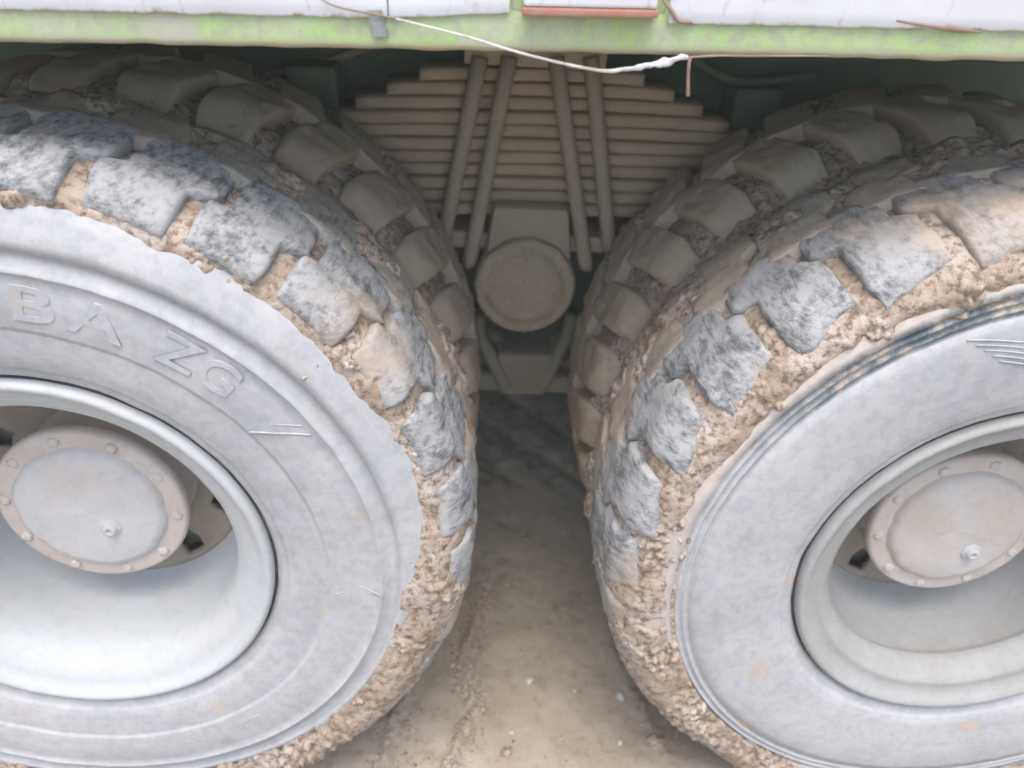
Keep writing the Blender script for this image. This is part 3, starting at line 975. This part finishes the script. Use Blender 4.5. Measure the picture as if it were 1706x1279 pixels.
# ------------------------------------------------------------------ loose things hanging on the rail
st = tube("plastic_strip", [(-0.21, -0.007, 1.2485), (-0.19, -0.007, 1.2458), (-0.167, -0.009, 1.242), (-0.122, -0.012, 1.234), (-0.082, -0.014, 1.225),
                            (-0.041, -0.013, 1.217), (0.006, -0.012, 1.2105), (0.03, -0.010, 1.2125), (0.045, -0.009, 1.2155), (0.058, -0.011, 1.2185), (0.074, -0.008, 1.2225), (0.090, -0.007, 1.2265)],
          [0.0006, 0.0008, 0.0010, 0.0011, 0.0012, 0.0013, 0.0016, 0.0024, 0.0032, 0.0024, 0.0036, 0.0022], 10, 0.55, M['plastic'], None, sub=6)
tube("frayed_cord", [(-0.262, -0.010, 1.262), (-0.250, -0.009, 1.2555), (-0.236, -0.008, 1.252), (-0.21, -0.007, 1.2485), (-0.19, -0.007, 1.2458)], [0.0009] * 5, 8, 1, M['rust'], st, sub=4)
tube("frayed_cord", [(0.086, -0.007, 1.2255), (0.12, -0.004, 1.2285), (0.149, -0.004, 1.2295), (0.195, -0.004, 1.232), (0.231, -0.004, 1.2335)], [0.0012, 0.0010, 0.0008, 0.0009, 0.0007], 8, 1, M['rust'], st, sub=4)
for v in st.data.vertices:
    k = 0.0010 * sm(0.01, 0.05, v.co.x) * (1 - sm(0.09, 0.11, v.co.x))
    n = perlin(np.array([[v.co.x * 150, v.co.y * 200, v.co.z * 150]]))[0]
    v.co.z += 2.2 * k * n
    v.co.y += 1.5 * k * n
tag(st, "thin twisted strip of soiled white plastic drooping below the green rail", "plastic strip")
hw = tube("wire", [(0.0925, -0.006, 1.2265), (0.0920, -0.0075, 1.218), (0.0935, -0.006, 1.208), (0.0950, -0.006, 1.198), (0.0965, -0.005, 1.190)], [0.0016, 0.0018, 0.0016, 0.0018, 0.0021], 8, 1, M['rust'], None, sub=4)
tag(hw, "short rusty wire end hanging straight down from the green rail", "wire")

# ------------------------------------------------------------------ pebbles and clods on the mud
def stone(name, x, y, r, mat, seed, label, cat, group=None):
    import bmesh
    bm = bmesh.new()
    bmesh.ops.create_icosphere(bm, subdivisions=3, radius=1)
    P = np.array([v.co[:] for v in bm.verts])
    n = 1 + 0.35 * fbm(P * 1.3 + seed, 3) + 0.1 * perlin(P * 5 + seed)
    for v, k in zip(bm.verts, n):
        v.co = Vector((v.co.x * k * r, v.co.y * k * r * 0.8, v.co.z * k * r * 0.62))
    me = bpy.data.meshes.new(name)
    bm.to_mesh(me)
    bm.free()
    o = link(name, me, mat)
    o.location = (x, y, ground_z(x, y) + r * 0.22)
    o.rotation_euler = (0, 0, seed)
    tag(o, label, cat, group)
    return o
stone("pebble", 0.03, 0.23, 0.0095, M['stone'], 1, "pale grey pebble on bare mud midway between the wheels", "pebble", "pebbles on the mud")
stone("pebble", 0.21, 0.20, 0.0105, M['stone'], 2, "grey pebble beside the right wheel's muddy foot", "pebble", "pebbles on the mud")
stone("pebble", -0.01, 0.115, 0.006, M['stone'], 3, "tiny whitish pebble right of the long crumbly ridge", "pebble", "pebbles on the mud")
stone("pebble", 0.195, 0.10, 0.0065, M['stone'], 4, "small pale pebble in front of the brown clod", "pebble", "pebbles on the mud")
stone("pebble", 0.12, 0.21, 0.004, M['stone'], 5, "smallest pebble, between the two grey ones", "pebble", "pebbles on the mud")
stone("mud_clod", 0.262, 0.095, 0.017, M['mud'], 6, "rough brown clod near the right tyre at the bottom edge", "clod", "clods on the mud")
stone("mud_clod", -0.02, 0.075, 0.012, M['mud'], 7, "low brown clod on the bright mud in the foreground", "clod", "clods on the mud")
stone("mud_clod", 0.045, 0.66, 0.008, M['mud'], 8, "small clod in the shade far under the truck", "clod", "clods on the mud")
# crumbs strewn along the ridges: too many to count
cr_v, cr_f = [], []
octa = [(1, 0, 0), (-1, 0, 0), (0, 1, 0), (0, -1, 0), (0, 0, 1), (0, 0, -1)]
of = [(0, 2, 4), (2, 1, 4), (1, 3, 4), (3, 0, 4), (2, 0, 5), (1, 2, 5), (3, 1, 5), (0, 3, 5)]
for k in range(2200):
    yy = rnd.uniform(-0.05, 0.55)
    if rnd.random() < 0.6:
        c = np.interp(yy, (-0.1, 0.05, 0.16, 0.28, 0.4, 0.6), (-0.13, -0.12, -0.082, -0.105, -0.07, -0.06))
        xx = c + rnd.gauss(0, 0.017)
    elif rnd.random() < 0.7:
        c = np.interp(yy, (-0.1, 0.05, 0.13, 0.3, 0.6), (-0.245, -0.24, -0.232, -0.19, -0.16))
        xx = c + rnd.gauss(0, 0.02)
    else:
        xx = rnd.uniform(-0.28, 0.36)
    r = abs(rnd.gauss(0, 0.0022)) + 0.001
    zz = ground_z(xx, yy) - 0.0015
    b0 = len(cr_v)
    for a in octa:
        cr_v.append((xx + a[0] * r * rnd.uniform(0.6, 1.3), yy + a[1] * r * rnd.uniform(0.6, 1.3), zz + a[2] * r * rnd.uniform(0.6, 1.2) + 0.002))
    cr_f += [tuple(b0 + i for i in t) for t in of]
cr = link("mud_crumbs", mesh("mud_crumbs", cr_v, cr_f), M['mud'], None, smooth=False)
tag(cr, "loose dry mud crumbs strewn along the ridges between the wheels", "mud crumbs", kind='stuff')

# ------------------------------------------------------------------ thin haze added round everything to lift the darks
hm, hnt, hb = new_mat("added_veil")
hnt.nodes.remove(hb)
pv = N(hnt, "ShaderNodeVolumePrincipled")
pv.inputs['Color'].default_value = (0.93, 0.95, 0.88, 1)
pv.inputs['Density'].default_value = HAZE
hnt.links.new(pv.outputs[0], hnt.nodes["Material Output"].inputs['Volume'])
hz = box("haze", -26, 26, -26, 26, -1.1, 2.5, 0, hm)
tag(hz, kind='stuff')
